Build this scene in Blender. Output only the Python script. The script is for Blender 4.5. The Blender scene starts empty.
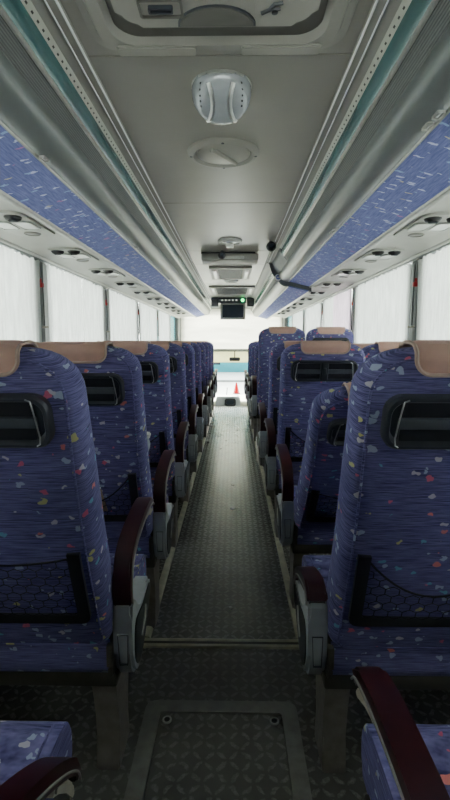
import bpy, bmesh, math, random
from mathutils import Vector, Matrix
random.seed(7)
S = bpy.context.scene
COL = S.collection
PI = math.pi
XC = -0.04            # centre line of the bus (the camera stands a little to its right)

# ---------------------------------------------------------------- materials
def srgb(r, g, b):
    f = lambda c: (c/255/12.92) if c/255 <= .04045 else ((c/255+.055)/1.055)**2.4
    return (f(r), f(g), f(b), 1)

class NT:
    def __init__(s, name):
        s.m = bpy.data.materials.new(name); s.m.use_nodes = True
        s.t = s.m.node_tree; s.t.nodes.clear()
        s.out = s.n('ShaderNodeOutputMaterial')
    def n(s, typ, **kw):
        nd = s.t.nodes.new(typ)
        for k, v in kw.items(): setattr(nd, k, v)
        return nd
    def l(s, a, b): s.t.links.new(a, b)
    def math(s, op, a, b=None, c=None):
        nd = s.n('ShaderNodeMath', operation=op)
        for i, v in enumerate((a, b, c)):
            if v is None: continue
            if isinstance(v, (int, float)): nd.inputs[i].default_value = v
            else: s.l(v, nd.inputs[i])
        return nd.outputs[0]
    def mix(s, f, a, b):
        nd = s.n('ShaderNodeMix', data_type='RGBA')
        for i, v in ((0, f), (6, a), (7, b)):
            if isinstance(v, (int, float)): nd.inputs[i].default_value = v
            elif isinstance(v, tuple): nd.inputs[i].default_value = v
            else: s.l(v, nd.inputs[i])
        return nd.outputs[2]
    def ramp(s, fac, stops, interp='LINEAR'):
        nd = s.n('ShaderNodeValToRGB'); cr = nd.color_ramp; cr.interpolation = interp
        while len(cr.elements) < len(stops): cr.elements.new(.5)
        for e, (p, c) in zip(cr.elements, stops): e.position = p; e.color = c
        s.l(fac, nd.inputs[0]); return nd.outputs[0]
    def objco(s): return s.n('ShaderNodeTexCoord').outputs['Object']
    def mapping(s, v, scale=(1,1,1), loc=None):
        nd = s.n('ShaderNodeMapping'); nd.inputs['Scale'].default_value = scale
        s.l(v, nd.inputs['Vector'])
        if loc is not None: s.l(loc, nd.inputs['Location'])
        return nd.outputs[0]
    def noise(s, v, scale, detail=2, rough=.5):
        nd = s.n('ShaderNodeTexNoise'); nd.inputs['Scale'].default_value = scale
        nd.inputs['Detail'].default_value = detail; nd.inputs['Roughness'].default_value = rough
        s.l(v, nd.inputs['Vector']); return nd
    def bsdf(s, col, rough=.5, metal=0, spec=.5, bump=None, bstr=.2, bdist=.002):
        b = s.n('ShaderNodeBsdfPrincipled')
        if isinstance(col, tuple): b.inputs['Base Color'].default_value = col
        else: s.l(col, b.inputs['Base Color'])
        if isinstance(rough, (int, float)): b.inputs['Roughness'].default_value = rough
        else: s.l(rough, b.inputs['Roughness'])
        b.inputs['Metallic'].default_value = metal
        b.inputs['Specular IOR Level'].default_value = spec
        if bump is not None:
            n = s.n('ShaderNodeBump'); n.inputs['Strength'].default_value = bstr; n.inputs['Distance'].default_value = bdist
            s.l(bump, n.inputs['Height']); s.l(n.outputs[0], b.inputs['Normal'])
        s.l(b.outputs[0], s.out.inputs[0]); return b

def plain(name, rgb, rough=.5, metal=0, var=.12, scale=25, bump=0, spec=.5):
    t = NT(name); co = t.objco(); nz = t.noise(co, scale, 3)
    c = srgb(*rgb)
    lo = tuple(x*(1-var) for x in c[:3])+(1,); hi = tuple(min(1, x*(1+var)) for x in c[:3])+(1,)
    col = t.ramp(nz.outputs[0], [(.3, lo), (.7, hi)])
    t.bsdf(col, rough, metal, spec, nz.outputs[0] if bump else None, bump)
    return t.m

def fabric(name, base_lo, base_hi, chips, cell=24, rad=.29, stretch=(.75,.75,1.15), keep=.55, streak=220, soft=.02, axis='z'):
    """woven moquette: fine cross streaks, scattered little coloured chips"""
    t = NT(name); co = t.objco()
    rnd = t.n('ShaderNodeObjectInfo').outputs['Random']
    off = t.n('ShaderNodeCombineXYZ')
    for i, k in enumerate((7.3, 3.1, 11.7)): t.l(t.math('MULTIPLY', rnd, k), off.inputs[i])
    p = t.mapping(co, (1,1,1), off.outputs[0])
    sc = (16, 16, streak) if axis == 'z' else (streak, 14, streak)
    st = t.noise(t.mapping(p, sc), 1, 3, .65)
    base = t.ramp(st.outputs[0], [(.32, srgb(*base_lo)), (.68, srgb(*base_hi))])
    warp = t.noise(p, 60, 1)
    wv = t.n('ShaderNodeVectorMath', operation='MULTIPLY_ADD')
    t.l(warp.outputs['Color'], wv.inputs[0]); wv.inputs[1].default_value = (.022,)*3; t.l(p, wv.inputs[2])
    v = t.n('ShaderNodeTexVoronoi'); v.inputs['Scale'].default_value = cell
    t.l(t.mapping(wv.outputs[0], stretch), v.inputs['Vector'])
    sep = t.n('ShaderNodeSeparateColor'); t.l(v.outputs['Color'], sep.inputs[0])
    stops = []; acc = 0; tot = sum(w for w, _ in chips)
    for w, c in chips: stops.append((acc/tot, srgb(*c))); acc += w
    ccol = t.ramp(sep.outputs[0], stops, 'CONSTANT')
    inside = t.n('ShaderNodeMapRange'); inside.interpolation_type = 'SMOOTHSTEP'
    t.l(v.outputs['Distance'], inside.inputs[0]); inside.inputs[1].default_value = rad-soft; inside.inputs[2].default_value = rad+soft
    inside.inputs[3].default_value = 1; inside.inputs[4].default_value = 0
    sel = t.math('LESS_THAN', sep.outputs[1], keep)
    f = t.math('MULTIPLY', inside.outputs[0], sel)
    f = t.math('MULTIPLY', f, .92)
    col = t.mix(f, base, ccol)
    b = t.bsdf(col, .9, 0, .2, st.outputs[0], .25, .002)
    b.inputs['Sheen Weight'].default_value = .25; b.inputs['Sheen Roughness'].default_value = .5
    b.inputs['Sheen Tint'].default_value = srgb(170,175,225)
    return t.m

def tread_floor(name, k=1.0):
    t = NT(name); co = t.objco()
    wn = t.noise(co, 45, 2); wo = t.n('ShaderNodeVectorMath', operation='MULTIPLY_ADD')
    t.l(wn.outputs['Color'], wo.inputs[0]); wo.inputs[1].default_value = (.022, .022, 0); t.l(co, wo.inputs[2])
    sx = t.n('ShaderNodeSeparateXYZ'); t.l(wo.outputs[0], sx.inputs[0])
    x = t.math('MULTIPLY', sx.outputs[0], 28.0); y = t.math('MULTIPLY', sx.outputs[1], 28.0)
    ix = t.math('FLOOR', x); iy = t.math('FLOOR', y)
    par = t.math('MODULO', t.math('ABSOLUTE', t.math('ADD', ix, iy)), 2.0)
    fx = t.math('SUBTRACT', t.math('SUBTRACT', x, ix), .5); fy = t.math('SUBTRACT', t.math('SUBTRACT', y, iy), .5)
    sgn = t.math('SUBTRACT', t.math('MULTIPLY', par, 2.0), 1.0)
    a = t.math('ADD', fx, t.math('MULTIPLY', fy, sgn))          # across
    b = t.math('SUBTRACT', fx, t.math('MULTIPLY', fy, sgn))     # along
    d = t.math('SQRT', t.math('ADD', t.math('POWER', t.math('ABSOLUTE', t.math('MULTIPLY', a, 3.4)), 2.0), t.math('POWER', t.math('ABSOLUTE', t.math('MULTIPLY', b, 1.25)), 2.0)))
    mr = t.n('ShaderNodeMapRange'); t.l(d, mr.inputs[0]); mr.inputs[1].default_value = .55; mr.inputs[2].default_value = .95
    mr.inputs[3].default_value = 1; mr.inputs[4].default_value = 0
    nz = t.noise(co, 95, 4, .8); nb = t.noise(co, 9, 4)
    wear = t.ramp(nz.outputs[0], [(.46, (0,0,0,1)), (.56, (1,1,1,1))])
    lug = t.math('MULTIPLY', mr.outputs[0], t.math('ADD', t.math('MULTIPLY', wear, .85), .15))
    ground = t.ramp(nb.outputs[0], [(.3, tuple(c*k for c in srgb(94,94,89)[:3])+(1,)), (.7, tuple(c*k for c in srgb(116,116,110)[:3])+(1,))])
    col = t.mix(t.math('MULTIPLY', lug, .6), ground, srgb(160,160,152))
    rough = t.math('ADD', t.math('MULTIPLY', lug, .12), .27)
    t.bsdf(col, rough, 0, .5, t.math('ADD', mr.outputs[0], t.math('MULTIPLY', nz.outputs[0], .3)), .2, .0012)
    return t.m

def curtain_mat(name, rgb, tr=.42):
    t = NT(name); co = t.objco()
    nz = t.noise(t.mapping(co, (1, 60, 6)), 1, 3)
    sp = t.noise(co, 140, 2)
    c = srgb(*rgb)
    col = t.ramp(nz.outputs[0], [(.3, tuple(v*.76 for v in c[:3])+(1,)), (.7, c)])  # upright streaks put the shade of folds into the cloth colour
    col = t.mix(t.math('MULTIPLY', t.math('GREATER_THAN', sp.outputs[0], .62), .18), col, srgb(150,155,150))
    d = t.n('ShaderNodeBsdfDiffuse'); tl = t.n('ShaderNodeBsdfTranslucent'); mx = t.n('ShaderNodeMixShader')
    t.l(col, d.inputs[0]); t.l(col, tl.inputs[0]); mx.inputs[0].default_value = tr
    t.l(d.outputs[0], mx.inputs[1]); t.l(tl.outputs[0], mx.inputs[2]); t.l(mx.outputs[0], t.out.inputs[0])
    return t.m

def glass_mat(name, tint=(.93,.97,.95,1)):
    t = NT(name)
    g = t.n('ShaderNodeBsdfGlossy'); g.inputs['Roughness'].default_value = .02
    tr = t.n('ShaderNodeBsdfTransparent'); tr.inputs[0].default_value = tint
    fr = t.n('ShaderNodeLayerWeight'); fr.inputs[0].default_value = .12
    mx = t.n('ShaderNodeMixShader'); t.l(t.math('MULTIPLY', fr.outputs['Fresnel'], .6), mx.inputs[0])
    t.l(tr.outputs[0], mx.inputs[1]); t.l(g.outputs[0], mx.inputs[2]); t.l(mx.outputs[0], t.out.inputs[0])
    return t.m

def lit(name, rgb, strength):
    t = NT(name); e = t.n('ShaderNodeEmission'); nz = t.noise(t.objco(), 30, 1)
    c = srgb(*rgb)
    t.l(t.ramp(nz.outputs[0], [(.3, tuple(v*.9 for v in c[:3])+(1,)), (.7, c)]), e.inputs[0]); e.inputs[1].default_value = strength
    t.l(e.outputs[0], t.out.inputs[0]); return t.m

def ribbed(name, lo, hi, period, rough=.45, metal=.2, ax=(1.0, .0, -.8)):
    """fine grooves running along the bus"""
    t = NT(name); co = t.objco(); sx = t.n('ShaderNodeSeparateXYZ'); t.l(co, sx.inputs[0])
    r = t.math('ADD', t.math('ABSOLUTE', t.math('ADD', sx.outputs[0], -XC)), t.math('MULTIPLY', sx.outputs[2], ax[2]))
    w = t.math('PINGPONG', t.math('MULTIPLY', r, 1/period), .5)
    col = t.ramp(w, [(.1, srgb(*lo)), (.35, srgb(*hi))])
    t.bsdf(col, rough, metal, .5, w, .6, .002); return t.m

def perforated(name, rgb, hole, period, hmin, hmax):
    t = NT(name); co = t.objco(); sx = t.n('ShaderNodeSeparateXYZ'); t.l(co, sx.inputs[0])
    h = t.math('ABSOLUTE', t.math('SUBTRACT', sx.outputs[0], XC))
    f = t.math('FRACT', t.math('MULTIPLY', sx.outputs[1], 1/period))
    a = t.math('LESS_THAN', t.math('ABSOLUTE', t.math('SUBTRACT', f, .5)), .16)
    b = t.math('MULTIPLY', t.math('GREATER_THAN', h, hmin), t.math('LESS_THAN', h, hmax))
    nz = t.noise(co, 30, 2)
    base = t.ramp(nz.outputs[0], [(.3, tuple(v*.9 for v in srgb(*rgb)[:3])+(1,)), (.7, srgb(*rgb))])
    t.bsdf(t.mix(t.math('MULTIPLY', a, b), base, srgb(*hole)), .5, .1); return t.m

CH = [(46,(184,194,216)),(12,(214,212,140)),(11,(232,112,140)),(11,(118,184,204)),(14,(214,208,214)),(6,(240,140,130))]
M = dict(
 seat=fabric('seat moquette', (48,46,90), (140,135,190), CH, cell=35, rad=.26, keep=.8, streak=560, soft=.012),
 rackfab=fabric('rack moquette', (82,90,146), (122,130,184), [(60,(205,210,235)),(10,(200,190,160)),(10,(190,120,170)),(20,(150,180,220))], cell=40, rad=.30, stretch=(.45,1.2,.45), keep=.5, streak=160, axis='x'),
 cover=plain('peach headrest cloth', (210,168,152), .8, 0, .08, 18, .15),
 covertrim=plain('pale headrest edging', (196,170,156), .8, 0, .06, 60),
 tab=plain('cream lining cloth', (190,182,170), .85, 0, .06, 60),
 black=plain('black plastic', (26,28,32), .38, 0, .1, 60),
 dark=plain('charcoal plastic', (44,48,55), .4, 0, .1, 40),
 slate=plain('slate plastic', (76,81,88), .5, 0, .08, 40),
 chrome=plain('brushed chrome', (190,192,190), .28, .9, .05, 80),
 net=plain('black elastic cord', (14,14,17), .8, 0, .1, 80),
 maroon=plain('dark maroon lacquer', (54,20,22), .3, 0, .25, 40),
 grey=plain('grey moulded plastic', (176,181,182), .42, 0, .05, 40),
 frame=plain('dark olive steel', (70,68,60), .5, .3, .15, 30),
 legm=plain('worn dark steel leg', (140,135,126), .5, .3, .18, 30),
 ceil=plain('grey cream ceiling liner', (134,132,124), .36, 0, .04, 4),
 ceilpale=plain('pale ceiling moulding', (138,136,129), .55, 0, .04, 12),
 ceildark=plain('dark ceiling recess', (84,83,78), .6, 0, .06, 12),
 silver=plain('silver painted rail', (112,118,117), .38, .3, .05, 6),
 alu=plain('brushed aluminium', (170,172,166), .35, .6, .1, 40),
 alufloor=plain('scuffed aluminium', (150,151,143), .45, .4, .18, 30),
 rib=ribbed('ribbed grey band', (62,65,66), (104,107,106), .008, .6, 0),
 teal=plain('teal lamp cover', (66,106,108), .22, .1, .15, 3),
 perf=perforated('perforated cream strip', (176,178,166), (20,20,20), .034, .4385, .4425),
 cream=plain('cream service panel', (170,170,161), .5, 0, .05, 10),
 lens=plain('white lamp lens', (232,234,228), .25, 0, .04, 30),
 nozzle=plain('black air nozzle', (38,38,38), .45, 0, .1, 60),
 floor=tread_floor('tread vinyl'),
 strip=plain('pale metal edging', (196,194,170), .45, .2, .2, 20),
 wall=plain('grey wall lining', (150,152,150), .6, 0, .05, 10),
 pillar=plain('grey window pillar', (78,83,81), .55, 0, .06, 10),
 curtain=curtain_mat('white curtain', (238,242,238)),
 pink=curtain_mat('pale pink curtain', (246,226,240)),
 blind=curtain_mat('white roller blind', (252,250,240), .72),
 cream2=curtain_mat('yellowed visor sheet', (238,235,202), .5),
 glass=glass_mat('clear glass'),
 red=plain('red plastic', (190,10,20), .4, 0, .1, 30),
 beige=plain('beige plastic', (186,180,160), .5, 0, .1, 30),
 paper=plain('white paper', (238,238,230), .8, 0, .04, 40),
 glosspaper=plain('glossy white scrap', (250,250,246), .22, 0, .03, 40, 0, .8),
 brownpaper=plain('tan card', (150,128,106), .8, 0, .15, 30),
 screen=plain('dark screen', (44,54,66), .15, 0, .1, 5),
 green=lit('green lamp', (40,235,120), 1.6),
 glyph=lit('lit sign glyph', (190,205,185), .5),
 clear=plain('cloudy clear plastic', (150,154,158), .2, .15, .12, 20),
 bottle=plain('translucent bottle plastic', (196,206,214), .15, 0, .1, 40),
 ground=plain('pale concrete', (225,226,222), .8, 0, .06, 1.2),
 cyan=plain('cyan painted wall', (90,205,222), .6, 0, .06, .6),
 white=plain('white paint', (236,238,238), .5, 0, .03, 2),
)

# ---------------------------------------------------------------- mesh helpers
def finish(bm, name, mat, parent=None, loc=None, smooth=True, origin=None):
    bmesh.ops.remove_doubles(bm, verts=bm.verts, dist=1e-6)
    bmesh.ops.recalc_face_normals(bm, faces=bm.faces)
    me = bpy.data.meshes.new(name); bm.to_mesh(me); bm.free()
    mats = mat if isinstance(mat, (list, tuple)) else [mat]
    for m_ in mats: me.materials.append(M[m_])
    if smooth:
        me.polygons.foreach_set('use_smooth', [True]*len(me.polygons))
        me.set_sharp_from_angle(angle=math.radians(38))
    o = bpy.data.objects.new(name, me); COL.objects.link(o)
    if parent: o.parent = parent
    if loc: o.location = loc
    return o

def empty(name, loc=(0,0,0), label=None, cat=None, group=None):
    o = bpy.data.objects.new(name, None); COL.objects.link(o); o.location = loc; o.empty_display_size = .1
    tag(o, label, cat, group); return o
def tag(o, label=None, cat=None, group=None, kind=None):
    if label: o['label'] = label
    if cat: o['category'] = cat
    if group: o['group'] = group
    if kind: o['kind'] = kind
    return o
def struct(o): o['kind'] = 'structure'; return o

def box(bm, x0, x1, y0, y1, z0, z1, r=0, seg=2):
    vs = [bm.verts.new((x, y, z)) for x in (x0, x1) for y in (y0, y1) for z in (z0, z1)]
    fs = [bm.faces.new([vs[i] for i in q]) for q in ((0,1,3,2),(4,6,7,5),(0,4,5,1),(2,3,7,6),(0,2,6,4),(1,5,7,3))]
    if r:
        es = list({e for f in fs for e in f.edges})
        bmesh.ops.bevel(bm, geom=es, offset=r, segments=seg, affect='EDGES', profile=.5, clamp_overlap=True)
def poly(bm, pts, axis, a, b, r=0, seg=2):
    """closed profile extruded along an axis ('x': pts are (y,z); 'y': (x,z); 'z': (x,y))"""
    f = {'x': lambda p, t: (t, p[0], p[1]), 'y': lambda p, t: (p[0], t, p[1]), 'z': lambda p, t: (p[0], p[1], t)}[axis]
    A = [bm.verts.new(f(p, a)) for p in pts]; B = [bm.verts.new(f(p, b)) for p in pts]
    n = len(pts); fa = bm.faces.new(A); fb = bm.faces.new(B[::-1])
    for i in range(n): bm.faces.new((A[i], B[i], B[(i+1) % n], A[(i+1) % n]))
    if r:
        es = list(set(fa.edges) | set(fb.edges))
        bmesh.ops.bevel(bm, geom=es, offset=r, segments=seg, affect='EDGES', clamp_overlap=True)
def ring(bm, outer, inner, axis, a, b):
    f = {'x': lambda p, t: (t, p[0], p[1]), 'y': lambda p, t: (p[0], t, p[1]), 'z': lambda p, t: (p[0], p[1], t)}[axis]
    V = [[bm.verts.new(f(p, t)) for p in L] for t in (a, b) for L in (outer, inner)]
    n = len(outer)
    for i in range(n):
        j = (i+1) % n
        bm.faces.new((V[0][i], V[0][j], V[1][j], V[1][i])); bm.faces.new((V[2][i], V[3][i], V[3][j], V[2][j]))
        bm.faces.new((V[0][i], V[2][i], V[2][j], V[0][j])); bm.faces.new((V[1][i], V[1][j], V[3][j], V[3][i]))
def rrect(hw, hh, r, n=6, cx=0, cy=0):
    out = []
    for sx, sy, a0 in ((1,1,0),(-1,1,90),(-1,-1,180),(1,-1,270)):
        for k in range(n+1):
            a = math.radians(a0+90*k/n)
            out.append((cx+sx*(hw-r)+r*math.cos(a), cy+sy*(hh-r)+r*math.sin(a)))
    return out
def circ(r, n=24, cx=0, cy=0, ry=None): return [(cx+r*math.cos(2*PI*k/n), cy+(ry or r)*math.sin(2*PI*k/n)) for k in range(n)]
def tube(bm, pts, r, n=8, closed=False):
    pts = [Vector(p) for p in pts]; N = len(pts); rings = []; up = None
    for i, p in enumerate(pts):
        if closed: d = pts[(i+1) % N]-pts[i-1]
        else: d = pts[min(i+1, N-1)]-pts[max(i-1, 0)]
        d.normalize()
        if up is None:
            up = Vector((0,0,1)) if abs(d.z) < .9 else Vector((1,0,0))
        s = d.cross(up)
        if s.length < 1e-5: s = d.orthogonal()
        s.normalize(); up = s.cross(d).normalized()
        rings.append([bm.verts.new(p+r*(math.cos(2*PI*k/n)*s+math.sin(2*PI*k/n)*up)) for k in range(n)])
    for i in range(N if closed else N-1):
        a, b = rings[i], rings[(i+1) % N]
        for k in range(n): bm.faces.new((a[k], a[(k+1) % n], b[(k+1) % n], b[k]))
    if not closed: bm.faces.new(rings[0][::-1]); bm.faces.new(rings[-1])
def lathe(bm, prof, c=(0,0,0), n=28, axis='z', sy=1):
    """prof: (radius, height) from one pole to the other"""
    rs = []
    for r, h in prof:
        row = []
        for k in range(n if r > 1e-6 else 1):
            a = 2*PI*k/n; x, y = r*math.cos(a), r*math.sin(a)*sy
            row.append(bm.verts.new({'z': (c[0]+x, c[1]+y, c[2]+h), 'y': (c[0]+x, c[1]+h, c[2]+y), 'x': (c[0]+h, c[1]+x, c[2]+y)}[axis]))
        rs.append(row)
    for a, b in zip(rs, rs[1:]):
        for k in range(n):
            k2 = (k+1) % n
            if len(a) == 1 and len(b) == 1: continue
            if len(a) == 1: bm.faces.new((a[0], b[k], b[k2]))
            elif len(b) == 1: bm.faces.new((a[k], a[k2], b[0]))
            else: bm.faces.new((a[k], a[k2], b[k2], b[k]))
    for row in (rs[0], rs[-1]):
        if len(row) > 1: bm.faces.new(row)
def ribbon(bm, path, th, x0, x1, r=0):
    """a thick band following a (y,z) path, x0..x1 wide"""
    P = [Vector(p) for p in path]; L = []; R = []
    for i, p in enumerate(P):
        d = (P[min(i+1, len(P)-1)]-P[max(i-1, 0)]).normalized(); nrm = Vector((-d.y, d.x))
        t = th[i] if isinstance(th, (list, tuple)) else th
        L.append(tuple(p+nrm*t/2)); R.append(tuple(p-nrm*t/2))
    poly(bm, L+R[::-1], 'x', x0, x1, r)
def spline(pts, n=6):
    out = []
    for i in range(len(pts)-1):
        p0 = Vector(pts[max(i-1, 0)]); p1 = Vector(pts[i]); p2 = Vector(pts[i+1]); p3 = Vector(pts[min(i+2, len(pts)-1)])
        for k in range(n):
            t = k/n
            out.append(tuple(.5*((2*p1)+(-p0+p2)*t+(2*p0-5*p1+4*p2-p3)*t*t+(-p0+3*p1-3*p2+p3)*t**3)))
    out.append(tuple(pts[-1])); return out

# ---------------------------------------------------------------- coach seat
HW, LB = .222, .812           # half width and length of a backrest
PIV = (0, 0, .43)
def bow(v): return -.016*math.sin(PI*max(0, min(1, v/LB)))      # the shell bows rearward a little
def drop(v, w): return .30*(.056-w)*max(0, min(1.2, (v-.58)/.21)) if w < .056 else 0     # keeps the top level on a leaning seat
def outline(d, n=10):
    """backrest outline shrunk by d, big round shoulders, small lower corners"""
    hw = HW-d; top = LB-d; bot = d
    rx, rz = .125-d*.6, .10-d*.6; rb = max(.012, .05-d)
    pts = []
    for k in range(n+1):
        a = PI/2*k/n; c, s = max(0, math.cos(a))**.85, max(0, math.sin(a))**.85
        pts.append((hw-rx+rx*c, top-rz+rz*s))
    left = [(-x, z) for x, z in pts[::-1]]
    pts += left
    # sides narrow a touch at waist
    for k in range(1, 7): 
        v = top-rz+(bot+rb-(top-rz))*k/7; pts.append((-hw+.004*math.sin(PI*k/7), v))
    for k in range(n//2+1):
        a = PI+PI/2*k/(n//2); pts.append((-hw+rb+rb*math.cos(a), bot+rb+rb*math.sin(a)))
    for k in range(n//2+1):
        a = 1.5*PI+PI/2*k/(n//2); pts.append((hw-rb+rb*math.cos(a), bot+rb+rb*math.sin(a)))
    for k in range(1, 7):
        v = bot+rb+(top-rz-bot-rb)*k/7; pts.append((hw-.004*math.sin(PI*k/7), v))
    return pts
def B(u, v, w): return (u, -w+bow(v), v-drop(v, w))     # w: distance behind the shell's mid plane
REAR = .056
def FW(v): t = max(0, min(1, (v-.45)/.34)); return 1-.68*t*t*(3-2*t)      # the front side thins towards the headrest
def backrest_bm():
    bm = bmesh.new()
    prof = [(.062,.12),(.060,.06),(.056,.028),(.0545,.020),(.049,.012),(.036,.004),(.015,0),(-.02,0),(-.045,.003),(-.062,.012),(-.070,.03),(-.066,.055),(-.045,.085),(-.032,.12)]
    rings = []
    for w, d in prof: rings.append([bm.verts.new(B(u, v, w if w > 0 else w*FW(v))) for u, v in outline(d)])
    n = len(rings[0])
    for a, b in zip(rings, rings[1:]):
        for k in range(n): bm.faces.new((a[k], a[(k+1) % n], b[(k+1) % n], b[k]))
    bm.faces.new(rings[0]); bm.faces.new(rings[-1][::-1])
    return bm
def piping_bm():
    bm = bmesh.new(); tube(bm, [B(u, v, .0555) for u, v in outline(.022)], .0028, 6, True); return bm
def cover_rows(hw, vlow, lift, rr):
    """cloth folded over the top of the backrest: rows of (half width, behind, up)"""
    prof = []
    for k in range(9): prof.append((REAR+lift, vlow+rr*(1-math.cos(PI/2*k/8))))
    v1 = LB-.035
    if vlow+rr < v1-.004: prof += [(REAR+lift, vlow+rr+(v1-vlow-rr)*k/3) for k in (1, 2, 3)]
    c0 = prof[-1][1]; rise = LB+lift-c0
    for k in range(1, 8): a = PI*k/8; q = math.cos(a); prof.append((q*(REAR+lift) if q > 0 else q*(.07*FW(LB)+lift), c0+math.sin(a)*rise))
    for k in range(7): prof.append((-(.07*FW(c0-.12*k/6)+lift), c0-.12*k/6))
    out = []
    for w, v in prof:
        dv = v-vlow; cut = 0
        if w > 0 and dv < rr: cut = rr-math.sqrt(max(0, rr*rr-(rr-dv)**2))
        out.append((hw-cut, w, v))
    return out
def cover_bm(hw, vlow, lift, rr):
    bm = bmesh.new(); rows = []; nu = 17
    for h, w, v in cover_rows(hw, vlow, lift, rr):
        row = []
        for i in range(nu):
            u = -h+2*h*i/(nu-1); e = min(1, (1-abs(u)/hw)*5)*min(1, max(.0, v-vlow)*40)
            k = .006*e*(1 if lift > .004 else 0)
            row.append(bm.verts.new((u, -(w+(k if w > 0 else -k))+bow(v), v+(k if v > LB else 0)-drop(v, w))))
        rows.append(row)
    for a, b in zip(rows, rows[1:]):
        for i in range(nu-1): bm.faces.new((a[i], a[i+1], b[i+1], b[i]))
    bmesh.ops.solidify(bm, geom=bm.faces[:], thickness=.005)
    return bm
def cover_edge_bm(hw, vlow, lift, rr):
    L = [(-h, -(w+.002 if w > 0 else w)+bow(v), v+(.002 if v > LB else 0)-drop(v, w)) for h, w, v in cover_rows(hw, vlow, lift, rr)[:22]]
    bm = bmesh.new(); tube(bm, L[::-1]+[(-x, y, z) for x, y, z in L], .0042, 6); return bm
# grab handle: a moulded tray with two grip bays and a catch between them
GV0, GV1 = .610, .722
KH = .92
def handle_body_bm():
    bm = bmesh.new(); c = (GV0+GV1)/2; hh = (GV1-GV0)/2
    w = REAR-.012
    out = [rrect(.188*KH-d, hh-d, .034-d*.5, 6, 0, c) for d in (0, 0, .004, .010, .013, .016)]
    ws = [w, REAR+.018, REAR+.024, REAR+.025, REAR+.020, REAR+.008]
    R = [[bm.verts.new(B(u, v, ww)) for u, v in o] for o, ww in zip(out, ws)]
    n = len(R[0])
    for a, b in zip(R, R[1:]):
        for k in range(n): bm.faces.new((a[k], a[(k+1) % n], b[(k+1) % n], b[k]))
    bm.faces.new(R[0]); bm.faces.new(R[-1][::-1])
    return bm
def handle_bay_bm(s):
    bm = bmesh.new(); c = (GV0+GV1)/2; x0, x1 = (.022, .150*KH) if s > 0 else (-.150*KH, -.022)
    o = rrect((x1-x0)/2, .049, .010, 4, (x0+x1)/2, c)
    R = [[bm.verts.new(B(u, v, ww)) for u, v in o] for ww in (REAR+.006, REAR+.012)]
    n = len(o)
    for k in range(n): bm.faces.new((R[0][k], R[0][(k+1) % n], R[1][(k+1) % n], R[1][k]))
    bm.faces.new(R[0]); bm.faces.new(R[1][::-1]); return bm
def handle_bar_bm():
    bm = bmesh.new(); c = (GV0+GV1)/2
    box(bm, -.158*KH, .158*KH, -(REAR+.023)+bow(c), -(REAR+.010)+bow(c), c-.013, c+.010, .004); return bm
def handle_latch_bm():
    bm = bmesh.new(); c = (GV0+GV1)/2; y = bow(c)
    box(bm, -.020, .020, -(REAR+.027)+y, -(REAR+.008)+y, c-.047, c+.047, .006)
    box(bm, -.010, .010, -(REAR+.031)+y, -(REAR+.02)+y, c-.016, c+.022, .004); return bm
def handle_line_bm(s):
    bm = bmesh.new(); c = (GV0+GV1)/2
    pts = [(.143,.050),(.153,.046),(.156,.03),(.160,0),(.163,-.03),(.161,-.044),(.154,-.048)]
    tube(bm, [B(s*u*KH, c+v, REAR+.0255) for u, v in pts], .0016, 6); return bm
PV0, PV1 = .115, .335
def pocket_frame_bm():
    bm = bmesh.new()
    def L(w):  # U outline
        o = rrect(.185, .2, .024, 5, 0, PV0+.2); return o
    # outer U
    path_o = [(-.185, PV1)]+[(-.185+.024-.024*math.cos(a), PV0+.024-.024*math.sin(a)) for a in [PI/2*k/5 for k in range(6)]]
    path_i = [(-.156, PV1)]+[(-.156+.008-.008*math.cos(a), PV0+.030+.008-.008*math.sin(a)) for a in [PI/2*k/5 for k in range(6)]]
    po = path_o+[(-u, v) for u, v in path_o[::-1]]; pi = path_i+[(-u, v) for u, v in path_i[::-1]]
    V = [[bm.verts.new(B(u, v, w)) for u, v in P] for P, w in ((po, REAR-.004), (po, REAR+.012), (pi, REAR+.012), (pi, REAR-.004))]
    n = len(po)
    for a, b in ((0,1),(1,2),(2,3),(3,0)):
        for k in range(n-1): bm.faces.new((V[a][k], V[a][k+1], V[b][k+1], V[b][k]))
    bm.faces.new([V[j][0] for j in range(4)]); bm.faces.new([V[j][-1] for j in range(4)])
    return bm
def net_top(u, sag): return PV1-.014-sag*(1-(u/.16)**2)
def net_bm(sag, bulge=.008):
    bm = bmesh.new(); s = .0185; seen = set(); cx = s*math.sqrt(3)
    for i in range(-8, 9):
        for j in range(-1, 12):
            ox = i*cx+(cx/2 if j % 2 else 0); oz = PV0+.02+j*s*1.3
            P = [(ox+s*math.cos(PI/6+PI/3*k)*1.0, oz+s*.87*math.sin(PI/6+PI/3*k)) for k in range(6)]
            for k in range(6):
                a, b = P[k], P[(k+1) % 6]
                key = tuple(sorted((tuple(round(c, 3) for c in a), tuple(round(c, 3) for c in b))))
                if key in seen: continue
                seen.add(key)
                if any(abs(q[0]) > .166 or q[1] < PV0+.012 or q[1] > net_top(q[0], sag)+.004 for q in (a, b)): continue
                q = [B(p[0], p[1], REAR+.006+bulge*(1-(p[0]/.17)**2)) for p in (a, b)]
                tube(bm, q, .0013, 4)
    return bm
def net_edge_bm(sag, bulge=.008):
    bm = bmesh.new()
    tube(bm, [B(u, net_top(u, sag), REAR+.007+bulge*(1-(u/.17)**2)) for u in [-.165+.33*k/14 for k in range(15)]], .0026, 6); return bm
def cushion_bm():
    bm = bmesh.new()
    prof = [(-.03,.335),(.40,.322),(.440,.332),(.456,.36),(.458,.40),(.448,.435),(.42,.453),(.36,.458),(.2,.452),(.06,.445),(-.03,.44),(-.045,.42),(-.045,.36)]
    poly(bm, spline(prof+[prof[0]], 3)[:-1], 'x', -.214, .214, .032, 4)
    return bm
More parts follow.
